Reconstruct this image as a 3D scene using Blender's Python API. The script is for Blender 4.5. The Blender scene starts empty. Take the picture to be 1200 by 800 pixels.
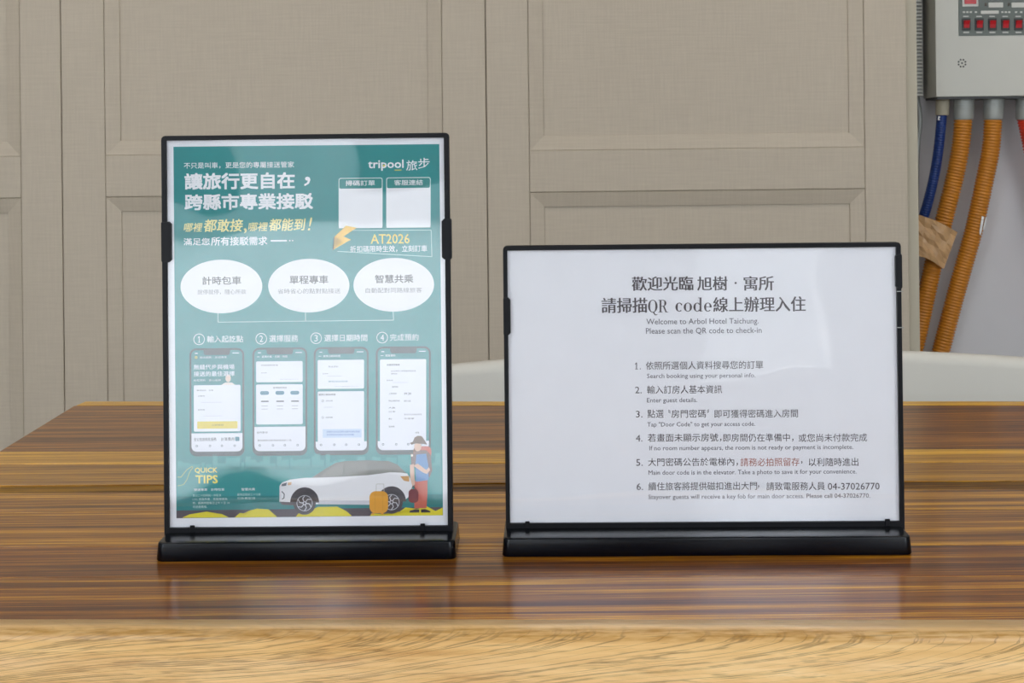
import bpy, bmesh, math, random
from mathutils import Vector, Matrix
random.seed(7)
SC = bpy.context.scene
COL = SC.collection
R = math.radians

# ------------------------------------------------------------------ camera
F = 1850.0; ROLL = -0.011; TZ = 0.75; H = TZ + 0.304; YH = 175.0
cd = bpy.data.cameras.new('camera'); cam = bpy.data.objects.new('camera', cd); COL.objects.link(cam)
cam.matrix_world = Matrix.Translation((0, 0, H)) @ Matrix.Rotation(R(90), 4, 'X') @ Matrix.Rotation(ROLL, 4, 'Z')
cd.sensor_width = 36; cd.lens = 36 * F / 1200; cd.shift_y = -(400 - YH) / 1200
cd.clip_start = 0.05; cd.clip_end = 200
cd.dof.use_dof = True; cd.dof.focus_distance = 1.22; cd.dof.aperture_fstop = 56
SC.camera = cam

# ------------------------------------------------------------------ world, lights, exposure
w = bpy.data.worlds.new('overcast'); SC.world = w; w.use_nodes = True
bg = w.node_tree.nodes['Background']; bg.inputs[0].default_value = (0.85, 0.925, 1.0, 1); bg.inputs[1].default_value = 6.7
OPEN = [(-1.34, -0.27, 0.10, 1.03), (-0.98, -0.62, 1.03, 2.75), (0.40, 0.83, 0.45, 2.75), (-3.4, -1.75, 0.5, 2.75), (1.5, 3.4, 0.5, 2.75)]  # last two openings are unseen, added to let in more daylight
FRONT_Y = -2.5
for (x0, x1, z0, z1) in OPEN:
    l = bpy.data.lights.new('window_portal', 'AREA'); l.shape = 'RECTANGLE'; l.size = x1 - x0; l.size_y = z1 - z0
    l.cycles.is_portal = True
    o = bpy.data.objects.new('window_portal', l); COL.objects.link(o)
    o.location = ((x0 + x1) / 2, FRONT_Y - 0.02, (z0 + z1) / 2); o.rotation_euler = (R(90), 0, 0)
for (lx, ly) in ((-1.3, 1.9), (1.3, 1.9)):          # unseen fill lights added under the ceiling to brighten wall and table
    l = bpy.data.lights.new('ceiling_fill_light', 'AREA'); l.shape = 'RECTANGLE'; l.size = 1.2; l.size_y = 0.5; l.energy = 13; l.color = (1.0, 0.93, 0.84)
    o = bpy.data.objects.new('ceiling_fill_light', l); COL.objects.link(o); o.location = (lx, ly, 2.86)
SC.view_settings.view_transform = 'Standard'; SC.view_settings.look = 'None'
SC.view_settings.gamma = 1; SC.view_settings.use_curve_mapping = False
SC.view_settings.exposure = 0.0

# ------------------------------------------------------------------ helpers
def s2l(c): return tuple(((v / 255) / 12.92 if v / 255 <= 0.04045 else ((v / 255 + 0.055) / 1.055) ** 2.4) for v in c)
def mat(name, rgb, rough=0.5, metal=0, coat=0, spec=0.5, noise=0.0, nscale=8, bump=0.0, bscale=200):
    m = bpy.data.materials.new(name); m.use_nodes = True; nt = m.node_tree; b = nt.nodes['Principled BSDF']
    c = s2l(rgb)
    b.inputs['Base Color'].default_value = (*c, 1); b.inputs['Roughness'].default_value = rough
    b.inputs['Metallic'].default_value = metal; b.inputs['Coat Weight'].default_value = coat
    b.inputs['Specular IOR Level'].default_value = spec
    tc = nt.nodes.new('ShaderNodeTexCoord')
    if noise:
        n = nt.nodes.new('ShaderNodeTexNoise'); n.inputs['Scale'].default_value = nscale; n.inputs['Detail'].default_value = 4
        nt.links.new(tc.outputs['Object'], n.inputs['Vector'])
        r = nt.nodes.new('ShaderNodeValToRGB')
        r.color_ramp.elements[0].position = 0.3; r.color_ramp.elements[1].position = 0.7
        r.color_ramp.elements[0].color = (*[v * (1 - noise) for v in c], 1); r.color_ramp.elements[1].color = (*[min(1, v * (1 + noise)) for v in c], 1)
        nt.links.new(n.outputs[0], r.inputs[0]); nt.links.new(r.outputs[0], b.inputs['Base Color'])
    if bump:
        n = nt.nodes.new('ShaderNodeTexNoise'); n.inputs['Scale'].default_value = bscale
        nt.links.new(tc.outputs['Object'], n.inputs['Vector'])
        u = nt.nodes.new('ShaderNodeBump'); u.inputs['Strength'].default_value = bump; u.inputs['Distance'].default_value = 0.001
        nt.links.new(n.outputs[0], u.inputs['Height']); nt.links.new(u.outputs[0], b.inputs['Normal'])
    return m
def ray(px, py):
    X = Vector((math.cos(ROLL), 0, math.sin(ROLL))); Y = Vector((-math.sin(ROLL), 0, math.cos(ROLL)))
    return X * ((px - 600) / F) + Y * ((YH - py) / F) + Vector((0, 1, 0))
def at(px, py, Y):                      # point of the world at depth Y
    return Vector((0, 0, H)) + ray(px, py) * Y
def on(px, py, z=TZ):                   # point on a horizontal plane
    d = ray(px, py); return Vector((0, 0, H)) + d * ((z - H) / d.z)
def empty(name, loc, label=None, cat=None, group=None, mw=None):
    o = bpy.data.objects.new(name, None); COL.objects.link(o); o.empty_display_size = 0.05
    if mw is not None: o.matrix_world = mw
    else: o.location = loc
    if label: o['label'] = label
    if cat: o['category'] = cat
    if group: o['group'] = group
    return o
def link(name, me, mats, parent=None, smooth=False, kind=None, label=None):
    if not isinstance(mats, (list, tuple)): mats = [mats]
    for m in mats: me.materials.append(m)
    o = bpy.data.objects.new(name, me); COL.objects.link(o)
    if parent: o.parent = parent
    if smooth:
        for p in me.polygons: p.use_smooth = True
    if kind: o['kind'] = kind
    if label: o['label'] = label
    return o
def fin(bm, name):
    bmesh.ops.recalc_face_normals(bm, faces=bm.faces)
    me = bpy.data.meshes.new(name); bm.to_mesh(me); bm.free(); return me
def box(bm, a, b):
    vs = [bm.verts.new((x, y, z)) for x in (a[0], b[0]) for y in (a[1], b[1]) for z in (a[2], b[2])]
    for f in ((0, 1, 3, 2), (4, 6, 7, 5), (0, 4, 5, 1), (2, 3, 7, 6), (0, 2, 6, 4), (1, 5, 7, 3)):
        bm.faces.new([vs[i] for i in f])
    return bm
def bev(bm, w, seg=2):
    bmesh.ops.bevel(bm, geom=list(bm.edges), offset=w, segments=seg, affect='EDGES', profile=0.6); return bm
def boxobj(name, a, b, m, parent=None, w=0.0, **k):
    bm = box(bmesh.new(), a, b)
    if w: bev(bm, w)
    return link(name, fin(bm, name), m, parent, **k)
def loft(rings, cap=True):
    bm = bmesh.new(); R_ = [[bm.verts.new(p) for p in r] for r in rings]; n = len(rings[0])
    for a, b in zip(R_, R_[1:]):
        for i in range(n): bm.faces.new((a[i], a[(i + 1) % n], b[(i + 1) % n], b[i]))
    if cap: bm.faces.new(R_[0][::-1]); bm.faces.new(R_[-1])
    return bm
def rrect(x0, x1, y0, y1, r, seg=5):
    pts = []
    for cx, cy, a0 in ((x1 - r, y1 - r, 0), (x0 + r, y1 - r, 90), (x0 + r, y0 + r, 180), (x1 - r, y0 + r, 270)):
        for k in range(seg + 1):
            a = R(a0 + 90 * k / seg); pts.append((cx + r * math.cos(a), cy + r * math.sin(a)))
    return pts
def autosmooth(o, ang=35):
    for p in o.data.polygons: p.use_smooth = True
    o.data.set_sharp_from_angle(angle=R(ang))

# ------------------------------------------------------------------ materials
def linen():
    m = mat('greige_linen_laminate', (168, 158, 146), 0.55); nt = m.node_tree; b = nt.nodes['Principled BSDF']
    tc = nt.nodes.new('ShaderNodeTexCoord'); outs = []
    for sc in ((14, 1, 260), (260, 1, 14)):
        mp = nt.nodes.new('ShaderNodeMapping'); mp.inputs['Scale'].default_value = sc
        n = nt.nodes.new('ShaderNodeTexNoise'); n.inputs['Scale'].default_value = 1; n.inputs['Detail'].default_value = 3
        nt.links.new(tc.outputs['Object'], mp.inputs[0]); nt.links.new(mp.outputs[0], n.inputs['Vector']); outs.append(n)
    ad = nt.nodes.new('ShaderNodeMath'); ad.operation = 'ADD'
    nt.links.new(outs[0].outputs[0], ad.inputs[0]); nt.links.new(outs[1].outputs[0], ad.inputs[1])
    r = nt.nodes.new('ShaderNodeValToRGB'); r.color_ramp.elements[0].position = 0.3; r.color_ramp.elements[1].position = 0.75
    hv = nt.nodes.new('ShaderNodeMath'); hv.operation = 'MULTIPLY'; hv.inputs[1].default_value = 0.5
    nt.links.new(ad.outputs[0], hv.inputs[0]); nt.links.new(hv.outputs[0], r.inputs[0])
    r.color_ramp.elements[0].color = (*s2l((184, 172, 156)), 1); r.color_ramp.elements[1].color = (*s2l((197, 185, 168)), 1)
    nt.links.new(r.outputs[0], b.inputs['Base Color'])
    u = nt.nodes.new('ShaderNodeBump'); u.inputs['Strength'].default_value = 0.25; u.inputs['Distance'].default_value = 0.001
    nt.links.new(ad.outputs[0], u.inputs['Height']); nt.links.new(u.outputs[0], b.inputs['Normal'])
    return m
def wood(name, stops, sy=70, sx=1.4, seed=0.0, rough=0.16, fine=0.75, bands=None, coatw=0.52, skew=0.0, pores=0.5):
    """long straight grain along X; stops = ramp colours over a streak noise"""
    m = bpy.data.materials.new(name); m.use_nodes = True; nt = m.node_tree; b = nt.nodes['Principled BSDF']; N = nt.nodes.new; L = nt.links.new
    tc = N('ShaderNodeTexCoord')
    mp = N('ShaderNodeMapping'); mp.inputs['Location'].default_value = (seed, seed * 1.7, seed * 0.3); mp.inputs['Scale'].default_value = (sx, sy, sy); mp.inputs['Rotation'].default_value = (0, 0, skew)
    L(tc.outputs['Object'], mp.inputs[0])
    n1 = N('ShaderNodeTexNoise'); n1.inputs['Scale'].default_value = 1; n1.inputs['Detail'].default_value = 8; n1.inputs['Roughness'].default_value = 0.72; n1.inputs['Distortion'].default_value = 0.2
    L(mp.outputs[0], n1.inputs['Vector'])
    mp2 = N('ShaderNodeMapping'); mp2.inputs['Location'].default_value = (seed * 3, seed, 0); mp2.inputs['Scale'].default_value = (sx * 3, sy * 5, sy * 5); mp2.inputs['Rotation'].default_value = (0, 0, skew)
    L(tc.outputs['Object'], mp2.inputs[0])
    n2 = N('ShaderNodeTexNoise'); n2.inputs['Scale'].default_value = 1; n2.inputs['Detail'].default_value = 6; n2.inputs['Roughness'].default_value = 0.7
    L(mp2.outputs[0], n2.inputs['Vector'])
    mx = N('ShaderNodeMath'); mx.operation = 'MULTIPLY_ADD'; mx.inputs[1].default_value = fine; L(n2.outputs[0], mx.inputs[0])
    sb = N('ShaderNodeMath'); sb.operation = 'MULTIPLY_ADD'; sb.inputs[1].default_value = 1.0; sb.inputs[2].default_value = -fine * 0.5
    L(n1.outputs[0], sb.inputs[0]); L(sb.outputs[0], mx.inputs[2])
    r = N('ShaderNodeValToRGB'); el = r.color_ramp.elements
    while len(el) > 1: el.remove(el[0])
    el[0].position = stops[0][0]; el[0].color = (*s2l(stops[0][1]), 1)
    for p, c in stops[1:]:
        e = el.new(p); e.color = (*s2l(c), 1)
    L(mx.outputs[0], r.inputs[0])
    # dark pore dashes
    mp3 = N('ShaderNodeMapping'); mp3.inputs['Scale'].default_value = (22, 700, 700); mp3.inputs['Rotation'].default_value = (0, 0, skew); L(tc.outputs['Object'], mp3.inputs[0])
    n3 = N('ShaderNodeTexNoise'); n3.inputs['Scale'].default_value = 1; n3.inputs['Detail'].default_value = 2; L(mp3.outputs[0], n3.inputs['Vector'])
    r3 = N('ShaderNodeMapRange'); r3.inputs[1].default_value = 0.27; r3.inputs[2].default_value = 0.40; r3.inputs[3].default_value = 1 - pores; r3.inputs[4].default_value = 1; L(n3.outputs[0], r3.inputs[0])
    mm = N('ShaderNodeMix'); mm.data_type = 'RGBA'; mm.blend_type = 'MULTIPLY'; mm.inputs[0].default_value = 1
    L(r.outputs[0], mm.inputs[6]); L(r3.outputs[0], mm.inputs[7]); L(mm.outputs[2], b.inputs['Base Color'])
    b.inputs['Roughness'].default_value = 0.4; b.inputs['Specular IOR Level'].default_value = 0.15
    b.inputs['Coat Weight'].default_value = coatw; b.inputs['Coat Roughness'].default_value = rough; b.inputs['Coat IOR'].default_value = 1.45
    u = N('ShaderNodeBump'); u.inputs['Strength'].default_value = 0.12; u.inputs['Distance'].default_value = 0.0006; L(mx.outputs[0], u.inputs['Height']); L(u.outputs[0], b.inputs['Normal'])
    u2 = N('ShaderNodeBump'); u2.inputs['Strength'].default_value = 0.03; u2.inputs['Distance'].default_value = 0.0004; L(mx.outputs[0], u2.inputs['Height']); L(u2.outputs[0], b.inputs['Coat Normal'])
    return m
def acrylic():
    m = bpy.data.materials.new('clear_acrylic'); m.use_nodes = True; nt = m.node_tree; nt.nodes.clear(); N = nt.nodes.new; L = nt.links.new
    out = N('ShaderNodeOutputMaterial'); mix = N('ShaderNodeMixShader'); tr = N('ShaderNodeBsdfTransparent'); gl = N('ShaderNodeBsdfGlossy')
    tr.inputs[0].default_value = (0.985, 0.985, 0.99, 1); gl.inputs['Roughness'].default_value = 0.025
    lw = N('ShaderNodeLayerWeight'); lw.inputs[0].default_value = 0.5
    p = N('ShaderNodeMath'); p.operation = 'POWER'; p.inputs[1].default_value = 5; L(lw.outputs['Facing'], p.inputs[0])
    a = N('ShaderNodeMath'); a.operation = 'MULTIPLY_ADD'; a.inputs[1].default_value = 0.95; a.inputs[2].default_value = 0.048; L(p.outputs[0], a.inputs[0])
    tc = N('ShaderNodeTexCoord'); n = N('ShaderNodeTexNoise'); n.inputs['Scale'].default_value = 9; n.inputs['Detail'].default_value = 1; L(tc.outputs['Object'], n.inputs['Vector'])
    u = N('ShaderNodeBump'); u.inputs['Strength'].default_value = 0.35; u.inputs['Distance'].default_value = 0.004; L(n.outputs[0], u.inputs['Height']); L(u.outputs[0], gl.inputs['Normal'])
    L(a.outputs[0], mix.inputs[0]); L(tr.outputs[0], mix.inputs[1]); L(gl.outputs[0], mix.inputs[2]); L(mix.outputs[0], out.inputs[0])
    return m
M = dict(
    linen=linen(), white_wall=mat('white_paint', (206, 205, 209), 0.8, noise=0.02, bump=0.1), ceiling=mat('ceiling_paint', (225, 224, 220), 0.9, noise=0.02),
    side_wall=mat('plaster', (200, 197, 190), 0.85, noise=0.03), floor=mat('floor_tile', (150, 146, 140), 0.35, noise=0.08, nscale=3),
    outside=mat('pale_paving', (226, 225, 222), 0.8, noise=0.06, nscale=1), facade=mat('facade_render', (150, 150, 148), 0.8, noise=0.1, nscale=0.6),
    trim=mat('cream_trim', (188, 180, 162), 0.6, noise=0.02),
    black=mat('black_plastic', (2, 5, 13), 0.2, spec=0.25, noise=0.12, nscale=40, bump=0.05, bscale=900), black2=mat('black_frame_plastic', (9, 9, 15), 0.38, spec=0.2, noise=0.1, nscale=40),
    acrylic=acrylic(),
    white_shell=mat('off_white_upholstery', (212, 210, 204), 0.6, noise=0.015, nscale=5, bump=0.1, bscale=500),
    grey_metal=mat('grey_painted_steel', (206, 205, 198), 0.5, noise=0.02, nscale=6), plate=mat('grey_control_plate', (98, 106, 102), 0.45, noise=0.05),
    dark=mat('dark_plastic', (24, 22, 22), 0.4), red=mat('red_plastic', (190, 22, 34), 0.3), lightgrey=mat('light_label', (205, 205, 200), 0.5), led=mat('dull_led', (60, 50, 36), 0.3),
    orange=mat('orange_corrugated_plastic', (192, 122, 30), 0.42, noise=0.08, nscale=20), blue=mat('blue_corrugated_plastic', (12, 50, 118), 0.4, noise=0.08, nscale=20),
    redhose=mat('red_conduit_plastic', (200, 52, 30), 0.4, noise=0.08, nscale=20), beige=mat('beige_connector', (178, 170, 150), 0.5), galv=mat('grey_connector', (160, 163, 160), 0.4, metal=0.2, noise=0.06, nscale=30),
    kraft=mat('brown_packing_tape', (196, 156, 112), 0.4, noise=0.14, nscale=45, bump=0.5, bscale=120), whitemark=mat('white_marking', (225, 225, 225), 0.5),
)

# ------------------------------------------------------------------ room shell
def struct(name, a, b, m): return boxobj(name, a, b, m, kind='structure')
PW = 3.2; PX1 = at(1064.5, 229, PW).x
struct('floor', (-3.6, -2.6, -0.1), (3.6, 3.6, 0), M['floor'])
struct('ceiling', (-3.6, -2.6, 2.9), (3.6, 3.6, 3.0), M['ceiling'])
struct('wall_left', (-3.7, -2.6, 0), (-3.6, 3.6, 2.9), M['side_wall'])
struct('wall_right', (3.6, -2.6, 0), (3.7, 3.6, 2.9), M['side_wall'])
struct('wall_back', (-3.6, 3.45, 0), (3.6, 3.6, 2.9), M['white_wall'])
# front wall behind the camera with its window openings, the outer two added for daylight
def front_wall():
    xs = sorted({-3.6, 3.6, *[v for o in OPEN for v in o[:2]]}); zs = sorted({0, 2.9, *[v for o in OPEN for v in o[2:]]})
    bm = bmesh.new()
    for i in range(len(xs) - 1):
        for j in range(len(zs) - 1):
            cx, cz = (xs[i] + xs[i + 1]) / 2, (zs[j] + zs[j + 1]) / 2
            if any(o[0] < cx < o[1] and o[2] < cz < o[3] for o in OPEN): continue
            box(bm, (xs[i], FRONT_Y - 0.1, zs[j]), (xs[i + 1], FRONT_Y, zs[j + 1]))
    link('wall_front', fin(bm, 'wall_front'), M['side_wall'], kind='structure')
front_wall()
struct('ground_outside', (-30, -41, -0.15), (30, -2.6, -0.1), M['outside'])
struct('facade_outside', (-24, -41, -0.1), (24, -40, 6.0), M['facade'])

o_ = boxobj('reflection_block_outside', (-0.9, -0.15, -0.1), (0.9, 0.15, 0.86), M['facade'], kind='structure'); o_.location = (1.15, -4.6, 0); o_.rotation_euler = (0, 0, R(24))  # unseen block added outside to dim the reflection in the right sign
# panelled leaves on the back wall
ZR = [at(815, y, PW).z for y in (157.5, 174.5, 223.5, 241)]
def leaf(x0, a, b, x1, name='wall_panel'):
    """leaf from x0 to x1 with field openings a..b"""
    root = empty(name, (x0, PW, 0)); root['kind'] = 'structure'; root.name = name
    g = 0.0008; lin = M['linen']; y0, y1 = 0, 0.024
    def bx(n, xa, xb, za, zb):
        bm = box(bmesh.new(), (xa - x0 + 0, y0, za), (xb - x0, y1, zb)); bev(bm, 0.0012, 1); link(n, fin(bm, n), lin, root)
    bx('stile', x0 + g, a - 0.0006, 0.0, 2.88); bx('stile', b + 0.0006, x1 - g, 0.0, 2.88)
    bx('rail', a, b, ZR[2] + 0.0008, ZR[1]); bx('rail', a, b, 0.0, 0.12); bx('rail', a, b, 2.8, 2.88)
    mw = 0.030
    for (z0, z1, top) in ((0.12, ZR[2], True), (ZR[1], 2.8, False)):
        def ring(ins, y): return [(a + ins - x0, y, z0 + ins), (b - ins - x0, y, z0 + ins), (b - ins - x0, y, z1 - ins), (a + ins - x0, y, z1 - ins)]
        bm = loft([ring(0.0, 0.0235), ring(0.0, 0.002), ring(0.0012, 0.0006), ring(mw - 0.002, 0.0085), ring(mw - 0.001, 0.0088), ring(mw, 0.0145), ring(mw, 0.0235)], cap=False)
        link('moulding', fin(bm, 'moulding'), lin, root)
        bm = box(bmesh.new(), (a + mw - 0.002 - x0, 0.0125, z0 + mw - 0.002), (b - mw + 0.002 - x0, 0.02, z1 - mw + 0.002)); link('inset_panel', fin(bm, 'inset_panel'), lin, root)
    return root
def X(px): return at(px, 229, PW).x
lw_ = X(569.5) - X(73)
leaf(X(73) - lw_, X(124) - lw_, X(519.5) - lw_ + 0.003, X(73))
leaf(X(73), X(124), X(519.5), X(571))
leaf(X(571), X(621), X(1014), X(1064.5))
leaf(X(73) - 2 * lw_, X(124) - 2 * lw_, X(519.5) - 2 * lw_, X(73) - lw_)
struct('trim_1', (PX1 + 0.0005, 3.215, 0), (PX1 + 0.024, 3.449, 2.9), M['trim'])
struct('wall_partition', (X(73) - 2 * lw_, 3.226, 0), (PX1 - 0.001, 3.449, 2.9), M['trim'])

# ------------------------------------------------------------------ table
LB = [469.8, 475, 529, 543.5, 568, 577, 600, 640, 676, 725.5]      # seams at the left border of the picture
RB = [469.6, 474.5, 525.5, 541, 562.5, 572.5, 596, 638, 674, 726]
lin_a, lin_b = on(95, 470), on(0, 528)
def seam(i, x):
    a, b = on(0, LB[i]), on(1200, RB[i]); t = (x - a.x) / (b.x - a.x); return a.y + (b.y - a.y) * t
def left_x(y): t = (y - lin_a.y) / (lin_b.y - lin_a.y); return lin_a.x + (lin_b.x - lin_a.x) * t
XR = 1.05
table = empty('wooden_table', (0.2, 1.45, 0), 'long wooden table of glossy brown laminated planks with pale live front edge', 'table')
tinv = Matrix.Translation((-0.2, -1.45, 0))
DK, MD, LT = (88, 50, 27), (124, 80, 44), (178, 130, 78)
W = [
    wood('pale_rear_sapwood', [(0.356, (191, 138, 42)), (0.644, (240, 186, 61))], seed=1.0),
    wood('dark_rear_plank', [(0.356, (86, 49, 14)), (0.500, (125, 75, 21)), (0.615, (171, 110, 31))], sy=45, seed=2.3),
    wood('pale_streaked_plank', [(0.356, (163, 112, 30)), (0.500, (210, 154, 45)), (0.644, (247, 191, 59))], sy=60, seed=3.1),
    wood('mid_brown_plank', [(0.342, (116, 74, 18)), (0.500, (166, 114, 30)), (0.644, (210, 154, 42))], sy=55, seed=4.4),
    wood('dark_amber_strip', [(0.392, (51, 21, 2)), (0.500, (104, 66, 4)), (0.644, (156, 112, 10))], sy=60, seed=5.2, coatw=0.0),
    wood('striped_centre_plank', [(0.356, (99, 59, 16)), (0.464, (150, 96, 25)), (0.572, (191, 132, 36)), (0.673, (233, 173, 51))], sy=70, seed=6.6),
    wood('striped_centre_plank_2', [(0.356, (99, 56, 16)), (0.464, (141, 87, 23)), (0.572, (179, 121, 31)), (0.673, (229, 165, 47))], sy=60, seed=7.9),
    wood('reddish_front_plank', [(0.356, (77, 34, 5)), (0.471, (118, 62, 11)), (0.572, (152, 90, 15)), (0.658, (215, 149, 31))], sy=75, seed=9.1),
    wood('striped_front_plank', [(0.356, (84, 37, 6)), (0.471, (123, 68, 11)), (0.572, (166, 101, 18)), (0.658, (223, 160, 34))], sy=80, seed=11.1),
]
TH = 0.055
for i in range(9):
    ys = []
    bm = bmesh.new(); g = 0.00025
    xr = XR
    la = left_x(seam(i, -0.53)); lb = left_x(seam(i + 1, -0.5))
    if i == 0: la += 0.004
    dz = [0, 0, 0.0002, 0, -0.0010, 0, 0.0001, 0, 0.0001][i]
    P = [(la, seam(i, la) - g), (xr, seam(i, xr) - g), (xr, seam(i + 1, xr) + g), (lb, seam(i + 1, lb) + g)]
    bot = [bm.verts.new((x, y, TZ - TH)) for x, y in P]; top = [bm.verts.new((x, y, TZ + dz - (0.0002))) for x, y in P]
    bm.faces.new(bot); bm.faces.new(top[::-1])
    for k in range(4): bm.faces.new((bot[k], bot[(k + 1) % 4], top[(k + 1) % 4], top[k]))
    bmesh.ops.recalc_face_normals(bm, faces=bm.faces)
    bmesh.ops.bevel(bm, geom=[e for e in bm.edges if all(v.co.z > TZ - 0.01 for v in e.verts)], offset=0.0006 if i else 0.002, segments=2, affect='EDGES')
    bm.transform(tinv); me = fin(bm, 'plank')
    link('plank' if i != 4 else 'inlay_strip', me, W[i], table, label='dark amber inlay strip' if i == 4 else None)
# front sapwood plank: swept profile with a rounded, slightly wavy live edge
def live_edge():
    rows = []; n = 140; x0 = left_x(1.0) ; rnd = [random.uniform(0, 6.28) for _ in range(4)]
    for k in range(n + 1):
        x = x0 + (XR - x0) * k / n; yb = seam(9, x) + 0.00025
        fy = seam(9, x) - 0.0395 + 0.0028 * math.sin(x * 5 + rnd[0]) + 0.0012 * math.sin(x * 17 + rnd[1]) + 0.0004 * math.sin(x * 61 + rnd[2])
        pr = [(0.0, -TH), (0.006, -TH), (0.004, -TH+0.001), (-0.001, -0.045), (-0.003, -0.03), (-0.0025, -0.02), (0.0, -0.0125), (0.0028, -0.0075), (0.0068, -0.0042), (0.0125, -0.0020), (0.018, -0.0006), (0.0215, -0.0001), (0.0225, 0.0), (0.0245, 0.0)]
        r = [(x, yb, TZ - TH)] + [(x, fy + a, TZ + b) for a, b in pr[1:]] + [(x, yb, TZ)]
        rows.append(r)
    bm = loft(rows); bm.transform(tinv); return fin(bm, 'live_edge')
def sapwood():
    m = wood('pale_front_sapwood', [(0.3, (198, 148, 88)), (0.42, (222, 176, 114)), (0.58, (236, 194, 134)), (0.7, (244, 208, 154))], sy=26, sx=2.2, seed=12.4, rough=0.22, coatw=0.45, fine=0.6, pores=0.35)
    nt = m.node_tree; N = nt.nodes.new; L = nt.links.new; b = nt.nodes['Principled BSDF']
    src = b.inputs['Base Color'].links[0].from_socket
    tc = N('ShaderNodeTexCoord')
    # figured grain lines, running obliquely over the face
    sp = N('ShaderNodeSeparateXYZ'); L(tc.outputs['Object'], sp.inputs[0])
    n0 = N('ShaderNodeTexNoise'); n0.inputs['Scale'].default_value = 2.3; n0.inputs['Detail'].default_value = 1; L(tc.outputs['Object'], n0.inputs['Vector'])
    a = N('ShaderNodeMath'); a.operation = 'MULTIPLY_ADD'; a.inputs[1].default_value = 0.05; L(n0.outputs[0], a.inputs[0])
    zz = N('ShaderNodeMath'); zz.operation = 'MULTIPLY_ADD'; zz.inputs[1].default_value = -0.13; L(sp.outputs['X'], zz.inputs[0]); L(sp.outputs['Z'], zz.inputs[2])
    y2 = N('ShaderNodeMath'); y2.operation = 'MULTIPLY_ADD'; y2.inputs[1].default_value = -0.2; L(sp.outputs['Y'], y2.inputs[0]); L(zz.outputs[0], y2.inputs[2])
    L(y2.outputs[0], a.inputs[2])
    n1 = N('ShaderNodeTexNoise'); n1.noise_dimensions = '1D'; n1.inputs['Scale'].default_value = 330; n1.inputs['Detail'].default_value = 3; L(a.outputs[0], n1.inputs['W'])
    n2 = N('ShaderNodeTexNoise'); n2.inputs['Scale'].default_value = 60; n2.inputs['Detail'].default_value = 2
    mpx = N('ShaderNodeMapping'); mpx.inputs['Scale'].default_value = (0.45, 2, 2); L(tc.outputs['Object'], mpx.inputs[0]); L(mpx.outputs[0], n2.inputs['Vector'])
    ml = N('ShaderNodeMath'); ml.operation = 'MULTIPLY_ADD'; ml.inputs[1].default_value = 0.25; L(n2.outputs[0], ml.inputs[0]); L(n1.outputs[0], ml.inputs[2])
    mr = N('ShaderNodeMapRange'); mr.inputs[1].default_value = 0.004; mr.inputs[2].default_value = 0.035; mr.inputs[3].default_value = 0.5; mr.inputs[4].default_value = 1; 
    mb = N('ShaderNodeMath'); mb.operation = 'SUBTRACT'; mb.inputs[1].default_value = 0.62; L(ml.outputs[0], mb.inputs[0])
    ma = N('ShaderNodeMath'); ma.operation = 'ABSOLUTE'; L(mb.outputs[0], ma.inputs[0]); L(ma.outputs[0], mr.inputs[0])
    # only on the face below the top arris
    fz = N('ShaderNodeMapRange'); fz.inputs[1].default_value = TZ - 0.0008; fz.inputs[2].default_value = TZ - 0.004; fz.inputs[3].default_value = 0.15; fz.inputs[4].default_value = 0.9; L(sp.outputs['Z'], fz.inputs[0])
    cm = N('ShaderNodeMix'); cm.data_type = 'RGBA'; cm.blend_type = 'MULTIPLY'; L(fz.outputs[0], cm.inputs[0]); L(src, cm.inputs[6]); L(mr.outputs[0], cm.inputs[7])
    # knots
    v = N('ShaderNodeTexVoronoi'); v.inputs['Scale'].default_value = 9; mk = N('ShaderNodeMapping'); mk.inputs['Scale'].default_value = (0.55, 1.6, 1.6); L(tc.outputs['Object'], mk.inputs[0]); L(mk.outputs[0], v.inputs['Vector'])
    kr = N('ShaderNodeMapRange'); kr.inputs[1].default_value = 0.03; kr.inputs[2].default_value = 0.07; kr.inputs[3].default_value = 0.45; kr.inputs[4].default_value = 1; L(v.outputs['Distance'], kr.inputs[0])
    cm2 = N('ShaderNodeMix'); cm2.data_type = 'RGBA'; cm2.blend_type = 'MULTIPLY'; cm2.inputs[0].default_value = 1; L(cm.outputs[2], cm2.inputs[6]); L(kr.outputs[0], cm2.inputs[7])
    # dark mottled line along the arris
    z1 = N('ShaderNodeMapRange'); z1.interpolation_type = 'SMOOTHSTEP'; z1.inputs[1].default_value = TZ - 0.0062; z1.inputs[2].default_value = TZ - 0.0022; z1.inputs[3].default_value = 0; z1.inputs[4].default_value = 1
    z2 = N('ShaderNodeMapRange'); z2.inputs[1].default_value = TZ - 0.0001; z2.inputs[2].default_value = TZ - 0.0006; z2.inputs[3].default_value = 0; z2.inputs[4].default_value = 1
    L(sp.outputs['Z'], z1.inputs[0]); L(sp.outputs['Z'], z2.inputs[0])
    zm = N('ShaderNodeMath'); zm.operation = 'MULTIPLY'; L(z1.outputs[0], zm.inputs[0]); L(z2.outputs[0], zm.inputs[1])
    nm = N('ShaderNodeTexNoise'); nm.inputs['Scale'].default_value = 1; nm.inputs['Detail'].default_value = 5; mn = N('ShaderNodeMapping'); mn.inputs['Scale'].default_value = (60, 300, 300); L(tc.outputs['Object'], mn.inputs[0]); L(mn.outputs[0], nm.inputs['Vector'])
    nr = N('ShaderNodeMapRange'); nr.inputs[1].default_value = 0.35; nr.inputs[2].default_value = 0.6; nr.inputs[3].default_value = 1; nr.inputs[4].default_value = 0.35; L(nm.outputs[0], nr.inputs[0])
    zn = N('ShaderNodeMath'); zn.operation = 'MULTIPLY'; L(zm.outputs[0], zn.inputs[0]); L(nr.outputs[0], zn.inputs[1])
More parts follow.
